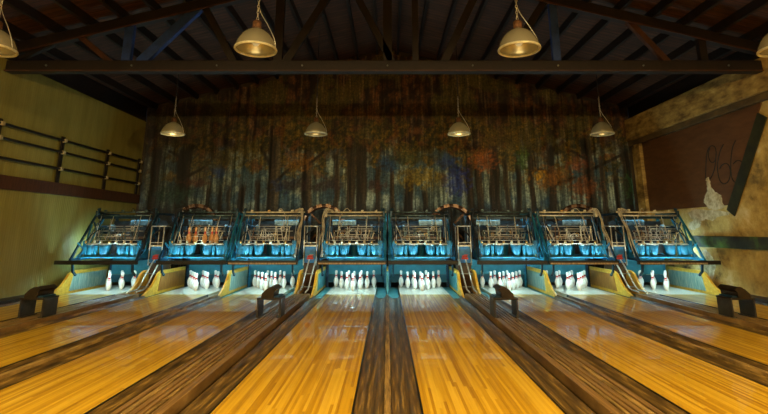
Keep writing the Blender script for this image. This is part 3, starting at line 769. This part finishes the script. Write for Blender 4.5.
for i, lx in enumerate(LX):
    for row in range(4):
        for k in range(row + 1):
            o = pin0 if first else pin0.copy()
            if not first: COL.objects.link(o)
            first = False
            o.location = (lx + (k - row / 2) * .3048, HEAD + row * .264, .0005)
            pos = 'head pin of the rack' if row == 0 else ('%s pin of the %s row' % ((('left', 'right'), ('left', 'middle', 'right'), ('leftmost', 'second', 'third', 'rightmost'))[row - 1][k], ROWN[row]))
            tag(o, 'white red-banded %s on the %s lane' % (pos, nth(i).replace(' from the ', '-from-')), 'bowling pin', 'white bowling pins standing on the decks')
wp = pin_mesh(M['pin_amberlit'], M['pinred'])
PP = [(-.27, .44), (-.14, .50), (.10, .44), (.24, .50), (.36, .44)]
for k, (x, y) in enumerate(PP):
    o = wp if k == 0 else wp.copy()
    if k: COL.objects.link(o)
    o.location = (LX[1] + x, YB + y, 1.022)
    tag(o, 'amber-lit pin in the rack of the second pinsetter from left, %s' % ['leftmost', 'second from its left', 'third of five', 'second from its right', 'rightmost'][k], 'bowling pin', 'pins held in the pinsetter rack')

# ------------------------------------------------------------------ pendant lamps
def pendant():
    R = empty('pendant_lamp', (0, 0, 0))
    n = 48; b = MB()
    prof = [(.262, .005), (.268, .02), (.255, .075), (.235, .13), (.20, .19), (.15, .245), (.09, .285), (.055, .30), (.05, .32)]
    rings = []
    for (r, h) in prof:
        rings.append([b.bm.verts.new((r * (1 + (.018 if k % 2 else 0)) * math.cos(2 * PI * k / n), r * (1 + (.018 if k % 2 else 0)) * math.sin(2 * PI * k / n), h)) for k in range(n)])
    for P, Q in zip(rings, rings[1:]):
        for k in range(n):
            f = b.bm.faces.new((P[k], P[(k + 1) % n], Q[(k + 1) % n], Q[k])); f.smooth = True
    b.build('lamp_shade', M['shade'], R)
    MB().lathe([(.258, -.008), (.280, -.008), (.285, .006), (.280, .02), (.258, .02)], (0, 0, 0), 36, 'z', True).build('shade_rim', M['rim'], R)
    MB().lathe([(.05, .30), (.062, .31), (.062, .40), (.04, .42), (.02, .43), (.001, .43)], (0, 0, 0), 14).build('socket', M['rust'], R)
    sp = MB().lathe([(.001, .06), (.03, .065), (.05, .09), (.055, .12), (.045, .16), (.025, .20), (.022, .30)], (0, 0, 0), 14).build('bulb', M['bulb'], R)
    ch = MB()
    z = .43
    while z < .95:
        for k in range(2):
            pass
        pts = [(.014 * math.cos(t), 0, z + .028 + .028 * math.sin(t)) for t in (2 * PI * q / 10 for q in range(11))]
        if int(round(z / .044)) % 2: pts = [(0, p[0], p[2]) for p in pts]
        ch.tube(pts, .005, 5, False); z += .044
    ch.build('chain', M['chrome'], R)
    MB().tube(arc_pts([(.265, 0, .03), (.25, -.02, .14), (.16, -.01, .33), (.05, 0, .52), (.01, 0, .62)]), .006, 5).build('safety_wire', M['chrome'], R)
    MB().tube([(0, 0, .94), (0, 0, 2.55)], .009, 6).build('cord', M['rubber'], R)
    return R
p0 = pendant(); first = True
ROWS = [(6.0, 3.69, 'front row', (.5, .5, .5, .5)), (11.5, 3.65, 'back row by the mural', (2.6, .7, 2.6, .7)), (.6, 3.69, 'unseen row nearest the players', (760,) * 4), (-4.4, 3.69, 'unseen rear row over the approach', (150,) * 4)]  # last two rows: unseen lamps added outside the view for the warm light
PN = ['leftmost', 'second from left', 'second from right', 'rightmost']
for (y, z, rn, power) in ROWS:
    for i, x in enumerate(BR):
        o = p0 if first else copy_tree(p0); first = False
        o.location = (x, y, z)
        roof = 6.98 - abs(x) * sl - .15
        for c in o.children:
            if c.name.startswith('cord'): c.scale = (1, 1, 1); c.location = (0, 0, 0); c.data = c.data.copy() if c.data.users > 1 else c.data; [setattr(v.co, 'z', roof - z) for v in c.data.vertices if v.co.z > 1.0]
        tag(o, 'ribbed dome pendant lamp, %s in the %s' % (PN[i], rn), 'pendant lamp', 'hanging dome lamps')
        ld = bpy.data.lights.new('lamp_light', 'POINT'); ld.energy = power[i]; ld.color = (1.0, .74, .34); ld.shadow_soft_size = .045
        lo = bpy.data.objects.new('lamp_light', ld); COL.objects.link(lo); lo.location = (x, y, z + (.05 if y > 3 else -.02 if y > 0 else -.015))

# ------------------------------------------------------------------ world, camera, colour
w = bpy.data.worlds.new('world'); scene.world = w; w.use_nodes = True
w.node_tree.nodes['Background'].inputs[0].default_value = (.02, .022, .03, 1)
w.node_tree.nodes['Background'].inputs[1].default_value = .2
cd = bpy.data.cameras.new('camera'); co = bpy.data.objects.new('camera', cd); COL.objects.link(co)
co.location = (0, 0, 1.3157); co.rotation_euler = (PI / 2 + .22212, 0, 0)
cd.sensor_width = 36; cd.lens = 473.95 * 36 / 768
cd.shift_x = (384 - 387.45) / 768; cd.shift_y = -(207 - 123.78) / 768
cd.clip_start = .05; cd.clip_end = 100
scene.camera = co
vs = scene.view_settings
vs.view_transform = 'Standard'; vs.look = 'None'; vs.gamma = 1; vs.use_curve_mapping = False; vs.exposure = 0
scene.cycles.max_bounces = 6; scene.cycles.transparent_max_bounces = 8
